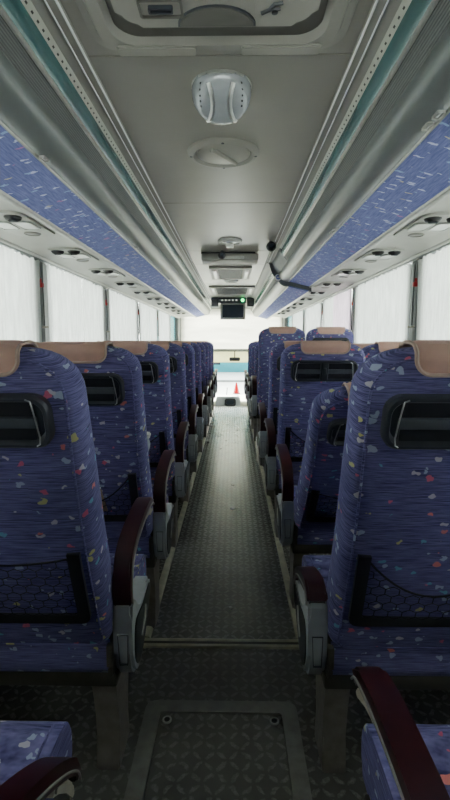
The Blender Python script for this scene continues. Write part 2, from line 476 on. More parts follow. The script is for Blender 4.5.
def cushion_pipe_bm(s):
    bm = bmesh.new()
    tube(bm, [(s*.193, .02, .448),(s*.193, .2, .4535),(s*.193,.36,.459),(s*.193,.415,.455),(s*.193,.444,.437),(s*.193,.4555,.41)], .0025, 6); return bm
def frame_bm(aisle):
    bm = bmesh.new()
    box(bm, -.222, .222, -.03, .015, .292, .338, .006); box(bm, -.222, .222, .36, .40, .285, .325, .006)
    box(bm, -.222, -.19, 0, .4, .295, .33, .004); box(bm, .19, .222, 0, .4, .295, .33, .004)
    return bm
def hinge_bm(s):
    bm = bmesh.new(); poly(bm, [(-.045,.335),(-.05,.40),(-.03,.475),(.02,.48),(.035,.42),(.03,.335)], 'x', s*.204, s*.2195, .003)
    box(bm, min(s*.205, s*.222), max(s*.205, s*.2195), -.062, -.03, .37, .43, .004); return bm
def leg_bm(s):
    bm = bmesh.new(); c = s*.178
    front = [(.215,.33),(.205,.30),(.17,.24),(.145,.16),(.135,.07),(.15,.02),(.15,0)]
    rear = [(.02,0),(.02,.02),(.035,.07),(.03,.16),(.01,.25),(-.01,.33)]
    poly(bm, spline(front, 3)+spline(rear, 3), 'x', c-.033, c+.033, .006); return bm
def wall_leg_bm(s):
    bm = bmesh.new(); c = -s*.21
    poly(bm, [(.2,.31),(.16,.2),(.14,0),(.03,0),(.03,.2),(0,.31)], 'x', c-.012, c+.012, .003); return bm
AX0, AX1 = .222, .272     # armrest across
HOUS = spline([(-.012,.535),(-.048,.53),(-.050,.46),(-.046,.375),(-.015,.325),(.03,.314),(.09,.335),(.155,.382),(.205,.435),(.215,.472),(.185,.488),(.10,.478),(.03,.484),(.0,.505),(-.012,.535)], 3)[:-1]
def housing_bm(s):
    bm = bmesh.new(); poly(bm, HOUS, 'x', s*AX0, s*(AX1), .008, 2)
    return bm
def inset_pts(f=.80):
    cy, cz = .075, .425
    sel = [(-.028,.44),(-.028,.38),(.0,.340),(.035,.332),(.085,.350),(.145,.393),(.192,.440),(.197,.466),(.17,.472),(.09,.464),(.02,.470),(-.01,.468),(-.028,.44)]
    return spline(sel, 3)[:-1]
def housing_inset_bm(s):
    bm = bmesh.new(); poly(bm, inset_pts(), 'x', s*(AX1-.004), s*(AX1+.003), .001); return bm
def housing_groove_bm(s):
    bm = bmesh.new(); c = s*(AX0+AX1)/2
    ring(bm, [(c-.014,.455),(c+.014,.455),(c+.012,.372),(c-.010,.372)], [(c-.0125,.4535),(c+.0125,.4535),(c+.0105,.3735),(c-.0085,.3735)], 'y', -.0535, -.047)
    return bm
def lever_bm(s):
    bm = bmesh.new(); tube(bm, [(s*(AX1+.004),.055,.385),(s*(AX1+.006),.085,.42),(s*(AX1+.004),.105,.45)], .0032, 8); return bm
ARM = spline([(-.034,.53),(-.040,.575),(-.022,.628),(.03,.662),(.12,.682),(.22,.694),(.29,.692),(.315,.678)], 4)
def arm_bm(s):
    bm = bmesh.new(); n = len(ARM); th = [.020+.012*math.sin(PI*min(1, i/(n-1)*1.0)) for i in range(n)]
    c = (AX0+AX1)/2
    ribbon(bm, ARM, th, s*(c-.023), s*(c+.023), .006); return bm
def arm_line_bm(s):
    bm = bmesh.new(); c = (AX0+AX1)/2+.0235
    tube(bm, [(s*c, y+.004, z-.006) for y, z in ARM], .0024, 6); return bm
def arm_pad_bm(s):
    bm = bmesh.new(); c = (AX0+AX1)/2
    ribbon(bm, [(.20,.668),(.26,.672),(.30,.662),(.312,.648)], .016, s*(c-.018), s*(c+.018), .004); return bm
LOW = spline([(-.032,.535),(.0,.556),(.07,.547),(.16,.522),(.215,.478),(.222,.43),(.205,.395)], 4)
def arm_low_bm(s):
    bm = bmesh.new(); c = (AX0+AX1)/2; ribbon(bm, LOW, .032, s*(c-.026), s*(c+.026), .007); return bm
def arm_low_line_bm(s):
    bm = bmesh.new(); c = (AX0+AX1)/2+.027
    tube(bm, [(s*c, y-.004, z-.004) for y, z in LOW], .0024, 6); return bm

class Kit: pass
def make_meshes(s):
    """mesh objects kept as data only: name -> (mesh, material)"""
    pass

_cache = {}
def part(key, builder, name, mat, parent, loc=(0,0,0), rx=0, *args):
    k = (key,)+args
    if k not in _cache:
        o = finish(builder(*args), name, mat)
        _cache[k] = o; first = True
    else:
        o = _cache[k].copy(); COL.objects.link(o); o.parent = None
        o.name = name
    o.parent = parent; o.location = loc; o.rotation_euler = (rx, 0, 0)
    return o

def coach_seat(x, y, s, tilt, label, group, aisle=True, arm='up', sag=.02, zoff=0, cover=True, armrot=0, detail=True, dx=0, bare=False, netb=.008):
    """s = +1 when the aisle is on the seat's +x side"""
    r = empty('coach_seat', (x+dx, y, zoff), label, 'seat', group)
    t = math.radians(tilt)
    P = lambda key, b, n, m, par=r, loc=PIV, rx=t, *a: part(key, b, n, m, par, loc, rx, *a)
    Z = (0,0,0)
    bk = P('back', backrest_bm, 'backrest', 'seat'); P('pipe', piping_bm, 'piping', 'seat', bk, Z, 0)
    cv = P('cover', cover_bm, 'headrest_cover', 'cover', r, PIV, t, .124, .760, .009, .034)
    P('coveredge', cover_edge_bm, 'cover_edging', 'covertrim', cv, Z, 0, .124, .760, .009, .034)
    if detail: P('tab', cover_bm, 'cover_lining', 'tab', cv, Z, 0, .088, .745, .003, .006)
    if not bare:
        h = P('hb', handle_body_bm, 'grab_handle', 'dark')
        if detail:
            for q in (1, -1):
                P('hbay', handle_bay_bm, 'grip_recess', 'black', h, Z, 0, q)
                P('hline', handle_line_bm, 'chrome_line', 'chrome', h, Z, 0, q)
            P('hbar', handle_bar_bm, 'grip_bar', 'slate', h, Z, 0)
            P('hlatch', handle_latch_bm, 'latch', 'dark', h, Z, 0)
        pf = P('pf', pocket_frame_bm, 'pocket_frame', 'black')
        P('net', net_bm, 'net', 'net', pf, Z, 0, sag, netb); P('nete', net_edge_bm, 'elastic_edge', 'net', pf, Z, 0, sag, netb)
    cu = P('cush', cushion_bm, 'cushion', 'seat', r, Z, 0)
    for q in (1, -1): P('cpipe', cushion_pipe_bm, 'piping', 'seat', cu, Z, 0, q)
    P('frame', frame_bm, 'seat_frame', 'frame', r, Z, 0, True)
    for q in (1, -1): P('hinge', hinge_bm, 'hinge_bracket', 'frame', r, Z, 0, q)
    if aisle:
        P('leg', leg_bm, 'leg', 'legm', r, Z, 0, s)
        ho = P('hous', housing_bm, 'armrest_housing', 'grey', r, Z, 0, s)
        P('inset', housing_inset_bm, 'inset_panel', 'black', ho, Z, 0, s)
        P('groove', housing_groove_bm, 'rear_groove', 'dark', ho, Z, 0, s)
        P('lever', lever_bm, 'recline_lever', 'alu', ho, Z, 0, s)
        if arm == 'up':
            a = P('arm', arm_bm, 'armrest', 'maroon', r, Z, 0, s)
            P('armline', arm_line_bm, 'silver_edge', 'alu', a, Z, 0, s); P('armpad', arm_pad_bm, 'tip_pad', 'beige', a, Z, 0, s)
        else:
            a = P('armlow', arm_low_bm, 'armrest', 'maroon', r, Z, 0, s)
            P('armlowline', arm_low_line_bm, 'silver_edge', 'alu', a, Z, 0, s)
        if armrot:
            c = Vector((0, -.02, .52)); R = Matrix.Rotation(math.radians(armrot), 4, 'X')
            mt = Matrix.Translation(c) @ R @ Matrix.Translation(-c)
            a.location = mt.translation; a.rotation_euler = (math.radians(armrot), 0, 0)
    else:
        P('wleg', wall_leg_bm, 'leg', 'legm', r, Z, 0, s)
    return r

ORD = ['', 'nearest', 'second', 'third', 'fourth', 'fifth', 'sixth', 'seventh', 'eighth', 'ninth', 'tenth']
XA, XW = .503, .948
# rows: (y of pivot, tilt, kwargs)
LROWS = [(.43,17,dict(armrot=-40)), (1.19,17,dict(sag=.015, dx=.016)), (1.86,18,dict(sag=.11, netb=.014, dx=.008)), (2.64,17,dict(sag=.05, netb=.07)), (3.44,17,{}), (4.24,17,{}), (5.04,17,{}), (5.84,17,{}), (6.64,17,{}), (7.44,17,{}), (8.2,17,{})]
RROWS = [(.435,17,dict(dx=.015, armrot=-9)), (1.19,17,dict(sag=.10, arm='low')), (2.0,38,dict(sag=.03, dx=.016)), (2.78,17,dict(sag=.09, dx=.012)), (3.58,17,dict(dx=.012)), (4.82,16,dict(zoff=.13, bare=True)), (5.62,16,{}), (6.42,17,{}), (7.22,17,{}), (8.0,17,{})]
def row_label(k, side, aisle, tilt, n):
    where = 'left of the aisle' if side < 0 else 'right of the aisle'
    col = 'aisle seat' if aisle else 'window seat'
    if k == 0: return f'blue patterned {col} with only cushion and armrest in view, {where}'
    extra = {(-1,1): 'large close blue patterned %s with taut net pocket, %s', (-1,2): 'blue patterned %s with tan card in its net, second row, %s', (-1,3): 'blue patterned %s with bottle in its net, third row, %s',
             (1,1): 'large close blue patterned %s with sagging net pocket, %s', (1,2): 'blue patterned %s tilted far back, second row, %s', (1,3): 'blue patterned %s with twin black grips, third row, %s', (1,5): 'blue patterned %s standing higher than others, fifth row, %s'}
    if aisle and (side, k) in extra: return extra[(side, k)] % (col, where)
    return f'blue patterned {col} with peach headrest cloth, {ORD[k] if k > 1 else "closest"} row, {where}'
for side, rows in ((-1, LROWS), (1, RROWS)):
    for k, (y, tilt, kw) in enumerate(rows):
        s = -side
        g = 'aisle seats in rows along the coach'
        coach_seat(XC+side*XA, y, s, tilt, row_label(k, side, True, tilt, len(rows)), g, True, detail=k <= 6, **kw)
        if k:
            kw2 = {q: v for q, v in kw.items() if q == 'zoff' or (q == 'dx' and side > 0)}
            yy = y+(.2 if k == 3 and side > 0 else 0)
            coach_seat(XC+side*XW, yy-.03, s, 19 if tilt > 20 else tilt+(4 if side < 0 or k == 4 else 1), row_label(k, side, False, tilt, len(rows)), 'window seats in rows along the coach', False, detail=k <= 3, **kw2)

# ---------------------------------------------------------------- shell
Y0, Y1, YF = -1.0, 11.7, 8.75
bm = bmesh.new(); box(bm, -1.34, 1.26, Y0, YF, -.06, 0); struct(finish(bm, 'floor', 'floor', smooth=False))
bm = bmesh.new(); box(bm, -1.34, 1.26, YF, Y1+.3, -.72, -.66); box(bm, -1.34, 1.26, YF-.02, YF+.3, -.36, -.30); box(bm, -1.34, 1.26, YF-.04, YF, -.72, -.06); struct(finish(bm, 'floor_front', 'floor', smooth=False))
bm = bmesh.new(); box(bm, XC+.3, 1.2, 4.5, 5.35, 0, .13, .01); struct(finish(bm, 'floor_platform', 'floor'))
def ceil_bm():
    bm = bmesh.new(); edges = [Y0, 1.462, 2.92, 4.42, 5.2, 6.9, 8.6, Y1+.1]
    for a, b in zip(edges, edges[1:]): box(bm, -1.34, 1.26, a+.0025, b-.0025, 2.0, 2.05, .002, 1)
    box(bm, -1.34, 1.26, Y0, Y1+.1, 2.004, 2.07)
    return bm
struct(finish(ceil_bm(), 'ceiling', 'ceil', smooth=False))
PIL = [0.0, 1.55, 3.16, 4.76, 6.36, 7.96, 9.56, 11.2]
for side, nm in ((-1, 'left'), (1, 'right')):
    x = XC+side*1.245; xo = XC+side*1.29; a, b = min(x, xo), max(x, xo)
    bm = bmesh.new(); yb = -.7
    if side < 0: box(bm, a, b, Y0, Y1, yb, .82)
    else: box(bm, a, b, Y0, 9.6, yb, .82); box(bm, a, b, 11.16, Y1, yb, .82)
    box(bm, a, b, Y0, Y1, 1.76, 2.05); box(bm, a, b, Y0, 0.0, .82, 1.76); box(bm, a, b, Y1-.35, Y1, .82, 1.76)
    struct(finish(bm, 'wall_'+nm, 'wall', smooth=False))
    bm = bmesh.new()
    for p in PIL[1:]: box(bm, a-(.004 if side < 0 else .022), b+(.022 if side < 0 else .004), p-.12, p+.12, .815, 1.765, .004)
    struct(finish(bm, 'trim_pillars_'+nm, 'pillar'))
    for i, (p, q) in enumerate(zip(PIL, PIL[1:])):
        bm = bmesh.new(); xm = XC+side*1.268; box(bm, xm-.003, xm+.003, p+.04, q-.04, .815, 1.765)
        struct(finish(bm, 'window_%d' % (i+1+(0 if side < 0 else 10)), 'glass', smooth=False))
    bm = bmesh.new(); box(bm, min(x-side*.02, x), max(x-side*.02, x), Y0, Y1-.3 if side < 0 else 9.55, .80, .83, .004); struct(finish(bm, 'trim_sill_'+nm, 'wall'))
bm = bmesh.new()
box(bm, -1.34, 1.26, Y0-.05, Y0, -.06, .75); box(bm, -1.34, 1.26, Y0-.05, Y0, 1.7, 2.06); box(bm, -1.34, -1.14, Y0-.05, Y0, .75, 1.7); box(bm, 1.06, 1.26, Y0-.05, Y0, .75, 1.7)
struct(finish(bm, 'wall_rear', 'wall', smooth=False))
bm = bmesh.new(); box(bm, -1.14, 1.06, Y0-.03, Y0-.024, .75, 1.7); struct(finish(bm, 'window_rear', 'glass', smooth=False))  # unseen rear window, added so daylight fills the seat backs
# front wall: frame round the windscreen
bm = bmesh.new()
box(bm, -1.34, 1.26, Y1, Y1+.06, -.72, -.16); box(bm, -1.34, 1.26, Y1, Y1+.06, 1.92, 2.06)
box(bm, -1.32, -1.18, Y1, Y1+.06, -.16, 1.92); box(bm, 1.10, 1.24, Y1, Y1+.06, -.16, 1.92)
struct(finish(bm, 'wall_front', 'wall', smooth=False))
bm = bmesh.new(); box(bm, -1.18, 1.10, Y1+.02, Y1+.028, -.16, 1.92); struct(finish(bm, 'window_windscreen', 'glass', smooth=False))
bm = bmesh.new(); ring(bm, [(9.6,-.66),(11.16,-.66),(11.16,.82),(9.6,.82)], [(9.68,-.58),(11.08,-.58),(11.08,.76),(9.68,.76)], 'x', 1.205, 1.245); do = struct(finish(bm, 'door_1', 'pillar'))  # unseen front door, glazed low to let more daylight into the front
bm = bmesh.new(); box(bm, 1.222, 1.228, 9.68, 11.08, -.58, .76); finish(bm, 'pane', 'glass', do, smooth=False)
# floor trims
bm = bmesh.new(); poly(bm, [(1.752,0),(1.757,.007),(1.768,.009),(1.776,.005),(1.788,.005),(1.797,.009),(1.806,.007),(1.812,0)], 'x', -.41, .34)
tr1 = struct(finish(bm, 'trim_1', 'strip'))
bm = bmesh.new(); box(bm, -.40, .33, 1.775, 1.789, .004, .0062); finish(bm, 'inlay', 'frame', tr1)
for i, x in enumerate((-.35, .275)):
    bm = bmesh.new(); poly(bm, [(x-.018,0),(x-.016,.012),(x-.004,.014),(x+.012,.010),(x+.018,0)], 'y', 1.81, YF-.01)
    struct(finish(bm, 'trim_%d' % (i+2), 'strip'))
bm = bmesh.new(); box(bm, -.42, .34, YF-.05, YF+.005, 0, .008, .003); struct(finish(bm, 'trim_4', 'alufloor'))

# ---------------------------------------------------------------- floor hatch
fh = empty('floor_hatch', (XC+.003, 1.0, 0), 'dark tread floor hatch with grey metal frame in the aisle', 'floor hatch')
def rel(bm, o): bmesh.ops.translate(bm, vec=-Vector(o.location), verts=bm.verts); return bm
cx = XC+.003; hy = (1.467+.55)/2; hl = (1.467-.55)/2
bm = bmesh.new(); ring(bm, rrect(.247, hl, .035, 6, cx, hy), rrect(.197, hl-.05, .012, 6, cx, hy), 'z', 0, .009)
bmesh.ops.bevel(bm, geom=[e for e in bm.edges if e.calc_length() > 0 and all(v.co.z > .008 for v in e.verts) and len(e.link_faces) == 2 and abs(e.calc_face_angle(0)) > .5], offset=.003, segments=2, affect='EDGES')
finish(rel(bm, fh), 'hatch_frame', 'alufloor', fh)
bm = bmesh.new(); poly(bm, rrect(.195, hl-.052, .011, 6, cx, hy), 'z', .0005, .005); finish(rel(bm, fh), 'hatch_panel', 'floor', fh)
for sx in (-1, 1):
    c = (cx+sx*.170, 1.385, .005)
    bm = bmesh.new(); lathe(bm, [(.015,0),(.015,.004),(.012,.006),(.010,.003),(0,.003)], c); la = finish(rel(bm, fh), 'latch', 'lens', fh)
    bm = bmesh.new(); lathe(bm, [(.009,.0035),(.009,.0045),(.004,.0046),(0,.0046)], c); box(bm, c[0]-.007, c[0]+.007, c[1]-.0015, c[1]+.0015, c[2]+.0045, c[2]+.007)
    o = finish(rel(bm, fh), 'key_slot', 'black', la)

# ---------------------------------------------------------------- overhead luggage racks
def strip_bm(prof, side, y0, y1, th, dz=0, dh=0):
    """solid shell strip: profile (h, z) facing the cabin, th thick behind"""
    P = [Vector((h+dh, z+dz)) for h, z in prof]; Q = []
    for i, p in enumerate(P):
        d = (P[min(i+1, len(P)-1)]-P[max(i-1, 0)]).normalized()
        n = Vector((-d.y, d.x))
        if n.y < 0: n = -n
        Q.append(p+n*th)
    pts = [(XC+side*p.x, p.y) for p in P+Q[::-1]]
    bm = bmesh.new(); poly(bm, pts, 'y', y0, y1); return bm
ZC = 1.2
def P_(L): return [(h, ZC+z) for h, z in L]
RAIL = spline([(.503,.675),(.506,.652),(.518,.630),(.538,.614),(.563,.604),(.585,.600),(.602,.602)], 4)
def rack(side, y0, y1, label, dz=0, dh=0, yc1=None):
    r = empty('luggage_rack', (0, 0, 0), label, 'luggage rack', 'overhead luggage racks')
    A = lambda nm, prof, mat, th=.012, ye=None: finish(strip_bm(P_(prof), side, y0, ye or y1, th, dz, dh), nm, mat, r)
    if not dz:
        A('ceiling_edge', [(.370,.797),(.374,.791),(.402,.789),(.405,.797)], 'ceilpale', .004)
        for hh in (.3755, .4005): A('edge_bead', [(hh-.003,.792),(hh-.0015,.7865),(hh+.0015,.7865),(hh+.003,.792)], 'white', .003)
        A('cove_strip', [(.404,.795),(.432,.786)], 'ceilpale', .008)
    A('perforated_strip', [(.432,.786),(.447,.772)], 'perf', .01, yc1)
    A('lamp_cover', spline([(.447,.772),(.450,.752),(.458,.732),(.470,.716)], 4), 'teal', .01, yc1)
    A('lamp_lip', [(.464,.724),(.467,.714),(.472,.711),(.475,.716)], 'alu', .008, yc1)
    A('ribbed_band', [(.475,.715),(.503,.672)], 'rib', .01, yc1)
    if yc1: finish(strip_bm(P_(spline([(.434,.787),(.446,.752),(.468,.712),(.503,.672)], 3)), side, yc1, y1, .01), 'end_cover', 'slate', r)
    A('edge_rail', RAIL, 'silver', .014)
    A('rail_bead', [(.600,.603),(.603,.597),(.608,.596),(.610,.602)], 'alu', .006)
    A('fabric_panel', [(.608,.600),(.812,.550)], 'rackfab', .012)
    A('lower_bar', [(.810,.553),(.814,.542),(.822,.538),(.838,.537),(.845,.546)], 'alu', .010)
    # dark inside of the rack, closing it
    pts = [(XC+side*(h+dh), ZC+z+dz) for h, z in [(.475,.735),(.508,.66),(.53,.628),(.58,.612),(.81,.562),(.842,.556),(.842,.62),(.70,.78),(.47,.78)]]
    for ya, yb in ((y0, y0+.012), (y1-.012, y1)):
        bm = bmesh.new(); poly(bm, pts, 'y', ya, yb); finish(bm, 'end_panel', 'slate', r)
    if dz: finish(strip_bm(P_([(.843,.545),(.846,.65)]), side, y0, y1, .008, dz, dh), 'outer_skirt', 'slate', r)
    # little moulded catches on the rail
    for yc in (1.66, 3.2, 4.8) if side < 0 else (1.37, 1.44, 2.68, 2.76):
        if y0 < yc < y1:
            bm = bmesh.new()
            a = (XC+side*(.585+dh), ZC+.5975+dz); 
            ring(bm, rrect(.011, .022, .006, 4, a[0], yc), rrect(.0085, .0195, .004, 4, a[0], yc), 'z', a[1]-.004, a[1]+.003)
            box(bm, a[0]-.004, a[0]+.004, yc-.012, yc+.012, a[1]-.003, a[1]+.003, .001)
            finish(bm, 'catch', 'alu', r)
    return r
rack(-1, -.4, 11.4, 'long unbroken blue patterned luggage rack with silver rail, left of the aisle')
rack(1, -.4, 5.004, 'long blue patterned luggage rack with silver rail, right of the aisle, near section', yc1=4.2)
rack(1, 5.045, 11.3, 'short lowered blue patterned luggage rack at the front, right of the aisle', -.045, 0)
# bulkhead joining the two right-hand racks
bw = empty('rack_bulkhead', (0,0,0), 'slate grey panel with round badge between two luggage racks', 'panel')
bm = bmesh.new(); poly(bm, [(XC+h, ZC+z) for h, z in [(.405,.785),(.43,.70),(.455,.655),(.49,.625),(.60,.61),(.60,.785)]], 'y', 5.024, 5.04); finish(bm, 'panel', 'slate', bw)
bm = bmesh.new(); lathe(bm, [(0,-.006),(.03,-.006),(.034,0)], (XC+.50, 5.023, ZC+.645), 20, 'y'); bd = finish(bm, 'badge', 'lens', bw)
bm = bmesh.new(); lathe(bm, [(0,-.003),(.024,-.003),(.024,0)], (XC+.50, 5.017, ZC+.645), 20, 'y'); finish(bm, 'badge_face', 'rackfab', bd)
bm = bmesh.new(); box(bm, XC+.485, XC+.515, 5.011, 5.0145, ZC+.641, ZC+.649); finish(bm, 'badge_bar', 'lens', bd)
# ceiling edge over the gap and front section on the right
bm = bmesh.new()
poly(bm, [(XC+h, ZC+z) for h, z in [(.370,.80),(.374,.789),(.402,.787),(.46,.74),(.47,.80)]], 'y', 5.03, 11.3); struct(finish(bm, 'trim_ceiling_right', 'ceilpale'))

# service panels over the seats, with their lamp and air units
for side, nm in ((-1, 'left'), (1, 'right')):
    bm = strip_bm(P_([(.850,.549),(.862,.553),(.95,.556),(1.08,.551),(1.174,.534)]), side, -.4, 11.2, .012)
    o = finish(bm, 'overhead_lining', 'cream'); tag(o, 'long cream panel above the windows, %s of the aisle' % nm, 'ceiling panel', 'panels above the windows')
    r = empty('curtain_rail', (0,0,0), 'long grey double curtain rail above the windows, %s of the aisle' % nm, 'curtain rail', 'curtain rails')
    bm = strip_bm(P_([(1.178,.534),(1.180,.524),(1.190,.520),(1.200,.528)]), side, -.4, 11.2, .008); finish(bm, 'track', 'alu', r)
    bm = strip_bm(P_([(1.200,.530),(1.207,.516),(1.230,.514),(1.242,.530)]), side, -.4, 11.2, .008); finish(bm, 'cover_strip', 'silver', r)
def zpan(h): 
    L = [(.850,.549),(.862,.553),(.95,.556),(1.08,.551),(1.174,.534)]
    for (a, za), (b, zb) in zip(L, L[1:]):
        if a <= h <= b: return ZC+za+(zb-za)*(h-a)/(b-a)
    return ZC+.55
unit_first = {}
def unit(side, y, label, nm):
    if side in unit_first:
        src = unit_first[side]; r = src.copy(); COL.objects.link(r)
        for ch in src.children:
            c = ch.copy(); COL.objects.link(c); c.parent = r
            for g in ch.children: d = g.copy(); COL.objects.link(d); d.parent = c
    else:
        r = empty('ceiling_lamp_unit', (0,0,0)); unit_first[side] = r
        bm = bmesh.new(); x = lambda h: XC+side*h
        z0 = zpan(.98)
        poly(bm, rrect(.105, .235, .05, 6, x(.985), .17), 'z', z0-.010, z0+.004, .004); finish(bm, 'unit_base', 'cream', r)
        for h in (1.035, .935):
            bm = bmesh.new(); c = (x(h), .0, z0-.008)
            lathe(bm, [(.038,.004),(.038,-.006),(.031,-.016),(.024,-.019),(.017,-.012),(0,-.012)], c, 24); nz = finish(bm, 'air_nozzle', 'nozzle', r)
            bm = bmesh.new(); box(bm, c[0]-.02, c[0]+.02, c[1]-.003, c[1]+.003, c[2]-.024, c[2]-.012, .002); finish(bm, 'nozzle_vane', 'dark', nz)
            bm = bmesh.new(); poly(bm, rrect(.038, .07, .016, 5, x(h), .145), 'z', z0-.016, z0-.006, .004); l_ = finish(bm, 'reading_lamp', 'lens', r)
            bm = bmesh.new(); ring(bm, rrect(.044, .077, .02, 5, x(h), .145), rrect(.037, .069, .015, 5, x(h), .145), 'z', z0-.019, z0-.006); finish(bm, 'lamp_bezel', 'alu', l_)
        bm = bmesh.new(); lathe(bm, [(.042,.004),(.042,-.004),(.036,-.007),(.034,-.003),(.012,-.004),(0,-.006)], (x(.985), .33, z0-.009), 24); finish(bm, 'speaker_grille', 'ceilpale', r)
    r.location = (0, y, 0); tag(r, label, 'service unit', 'reading lamp and air nozzle units')
    return r
for side, nm in ((-1, 'left'), (1, 'right')):
    for k in range(1, 11):
        y = (2.19 if side < 0 else 2.25)+.82*(k-1)
        unit(side, y, 'reading lamp unit with two black air nozzles, %s along the panel %s of the aisle' % ((['', 'closest', 'second']+ORD[3:])[k], nm), nm)

# ---------------------------------------------------------------- curtains
def curtain_bm(side, y0, y1, seed, gather=0.0):
    rnd = random.Random(seed); bm = bmesh.new(); ny = max(24, int((y1-y0)/.0125)); zs = [1.705, 1.69, 1.55, 1.35, 1.15, .95, .80]
    ph = [rnd.uniform(0, 6.28) for _ in range(4)]; wl = [rnd.uniform(.055, .075), rnd.uniform(.10, .15), rnd.uniform(.25, .4)]
    rows = []
    for j, z in enumerate(zs):
        t = j/(len(zs)-1); row = []
        for i in range(ny+1):
            f = i/ny; y = y0+(y1-y0)*f
            amp = .35+.65*(.5+.5*math.sin(y*3.1+ph[3]))
            d = amp*(.011*math.sin(2*PI*y/wl[0]+ph[0])+.009*math.sin(2*PI*y/wl[1]+ph[1]+.4*t))+.006*math.sin(2*PI*y/wl[2]+ph[2])
            d *= (.65+.35*t); d = max(-.016, min(.02, d))
            yy = y
            if gather: yy = y0+(y-y0)*(1-gather*t) if gather > 0 else y1-(y1-y)*(1+gather*t)
            zz = z-(.006*math.cos(2*PI*y/.09) if j == 0 else 0)
            row.append(bm.verts.new((XC+side*(1.197+d), yy, zz)))
        rows.append(row)
    for a, b in zip(rows, rows[1:]):
        for i in range(ny): bm.faces.new((a[i], a[i+1], b[i+1], b[i]))
    return bm
names = ['', 'nearest', 'second', 'third', 'fourth', 'fifth', 'sixth']
for side, nm in ((-1, 'left'), (1, 'right')):
    for i, (p, q) in enumerate(zip(PIL[:-2], PIL[1:-1])):
        m = (p+q)/2+random.uniform(-.12, .12)
        if i == 3 and side > 0: m = p+.85
        for j, (a, b) in enumerate(((p+.030, m-.006), (m+.006, q-.030))):
            pink = side > 0 and i == 3 and j == 0
            o = finish(curtain_bm(side, a, b, 100*i+10*j+side, .05 if j else -.05) if False else curtain_bm(side, a, b, 100*i+10*j+side, (.06 if (i % 2 and j) else 0)), 'window_curtain', 'pink' if pink else 'curtain')
            which = 'rear half' if j == 0 else 'front half'
            tag(o, ('pale pink pleated curtain, ' if pink else 'white pleated curtain, ')+which+(' of the %s visible window bay' % names[i] if i else ' of the window bay beside the camera')+', %s of the aisle' % nm, 'curtain', 'window curtains')
    for i, p in enumerate(PIL[2:6]):
        st = empty('curtain_strap', (XC+side*1.205, p, 1.2), 'curtain tie strap with red clip on the %s window pillar, %s of the aisle' % (['nearest', 'second', 'third', 'fourth'][i], nm), 'curtain strap', 'curtain tie straps')
        x = XC+side*1.205
        bm = bmesh.new(); tube(bm, [(x-side*.004, p, 1.69), (x-side*.010, p-.006, 1.60), (x-side*.012, p-.004, 1.45), (x-side*.010, p, 1.30)], .005, 6); finish(rel(bm, st), 'strap', 'pillar', st)
        bm = bmesh.new(); box(bm, x-.014, x+.014, p-.016, p+.016, 1.545, 1.575, .005); box(bm, x-.010, x+.010, p-.010, p+.010, 1.575, 1.60, .004); finish(rel(bm, st), 'red_clip', 'red', st)
        bm = bmesh.new(); xx = x-side*.03; box(bm, min(x, xx), max(x, xx), p-.024, p+.024, 1.285, 1.297, .004); finish(rel(bm, st), 'peg', 'beige', st)

# ---------------------------------------------------------------- ceiling fittings
# roof escape hatch just overhead
rh = empty('roof_hatch', (XC, .9, 2.0), 'grey moulded roof hatch with raised frame directly overhead', 'roof hatch')
hx, hy0, hy1 = .335, .55, 1.432; hyc = (hy0+hy1)/2; hyl = (hy1-hy0)/2
bm = bmesh.new()
RG = [((rrect(hx-d, hyl-d, .07, 6, XC, hyc)), z) for d, z in ((0, 2.0), (.003, 1.994), (.022, 1.990), (.030, 1.978), (.062, 1.974), (.070, 1.984), (.075, 1.996), (.16, 2.0))]
V = [[bm.verts.new((x, y, z)) for x, y in o] for o, z in RG]
for a, b in zip(V, V[1:]):
    n = len(a)
    for k in range(n): bm.faces.new((a[k], a[(k+1) % n], b[(k+1) % n], b[k]))
finish(rel(bm, rh), 'hatch_frame', 'ceilpale', rh)
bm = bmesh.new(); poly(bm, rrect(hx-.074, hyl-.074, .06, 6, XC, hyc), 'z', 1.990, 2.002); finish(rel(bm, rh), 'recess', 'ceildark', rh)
bm = bmesh.new(); poly(bm, rrect(.232, .27, .055, 6, XC, 1.247-.27), 'z', 1.945, 1.996, .012, 3); pn = finish(rel(bm, rh), 'hatch_lid', 'ceilpale', rh)
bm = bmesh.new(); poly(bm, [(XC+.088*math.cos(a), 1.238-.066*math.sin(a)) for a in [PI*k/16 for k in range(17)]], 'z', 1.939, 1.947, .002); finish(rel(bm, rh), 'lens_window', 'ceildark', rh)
bm = bmesh.new(); ring(bm, [(XC+.092*math.cos(a), 1.239-.070*math.sin(a)) for a in [PI*k/16 for k in range(17)]], [(XC+.087*math.cos(a), 1.237-.065*math.sin(a)) for a in [PI*k/16 for k in range(17)]], 'z', 1.941, 1.946); finish(rel(bm, rh), 'lens_seam', 'dark', rh)
bm = bmesh.new(); ring(bm, rrect(.05, .03, .008, 4, XC-.125, 1.178), rrect(.045, .025, .005, 4, XC-.125, 1.178), 'z', 1.940, 1.947); finish(rel(bm, rh), 'handle_plate', 'ceildark', rh)
bm = bmesh.new(); ring(bm, rrect(.028, .009, .004, 4, XC-.125, 1.178), rrect(.024, .005, .003, 4, XC-.125, 1.178), 'z', 1.936, 1.946); finish(rel(bm, rh), 'handle', 'dark', rh)
bm = bmesh.new(); poly(bm, rrect(.036, .028, .006, 4, XC+.125, 1.172), 'z', 1.940, 1.947); ic = finish(rel(bm, rh), 'pictogram_plate', 'ceilpale', rh)
bm = bmesh.new(); c = (XC+.125, 1.172)
tube(bm, [(c[0]-.022, c[1]+.018, 1.939), (c[0]-.004, c[1]+.006, 1.939), (c[0]+.006, c[1]-.012, 1.939), (c[0]+.024, c[1]-.016, 1.939)], .005, 6)
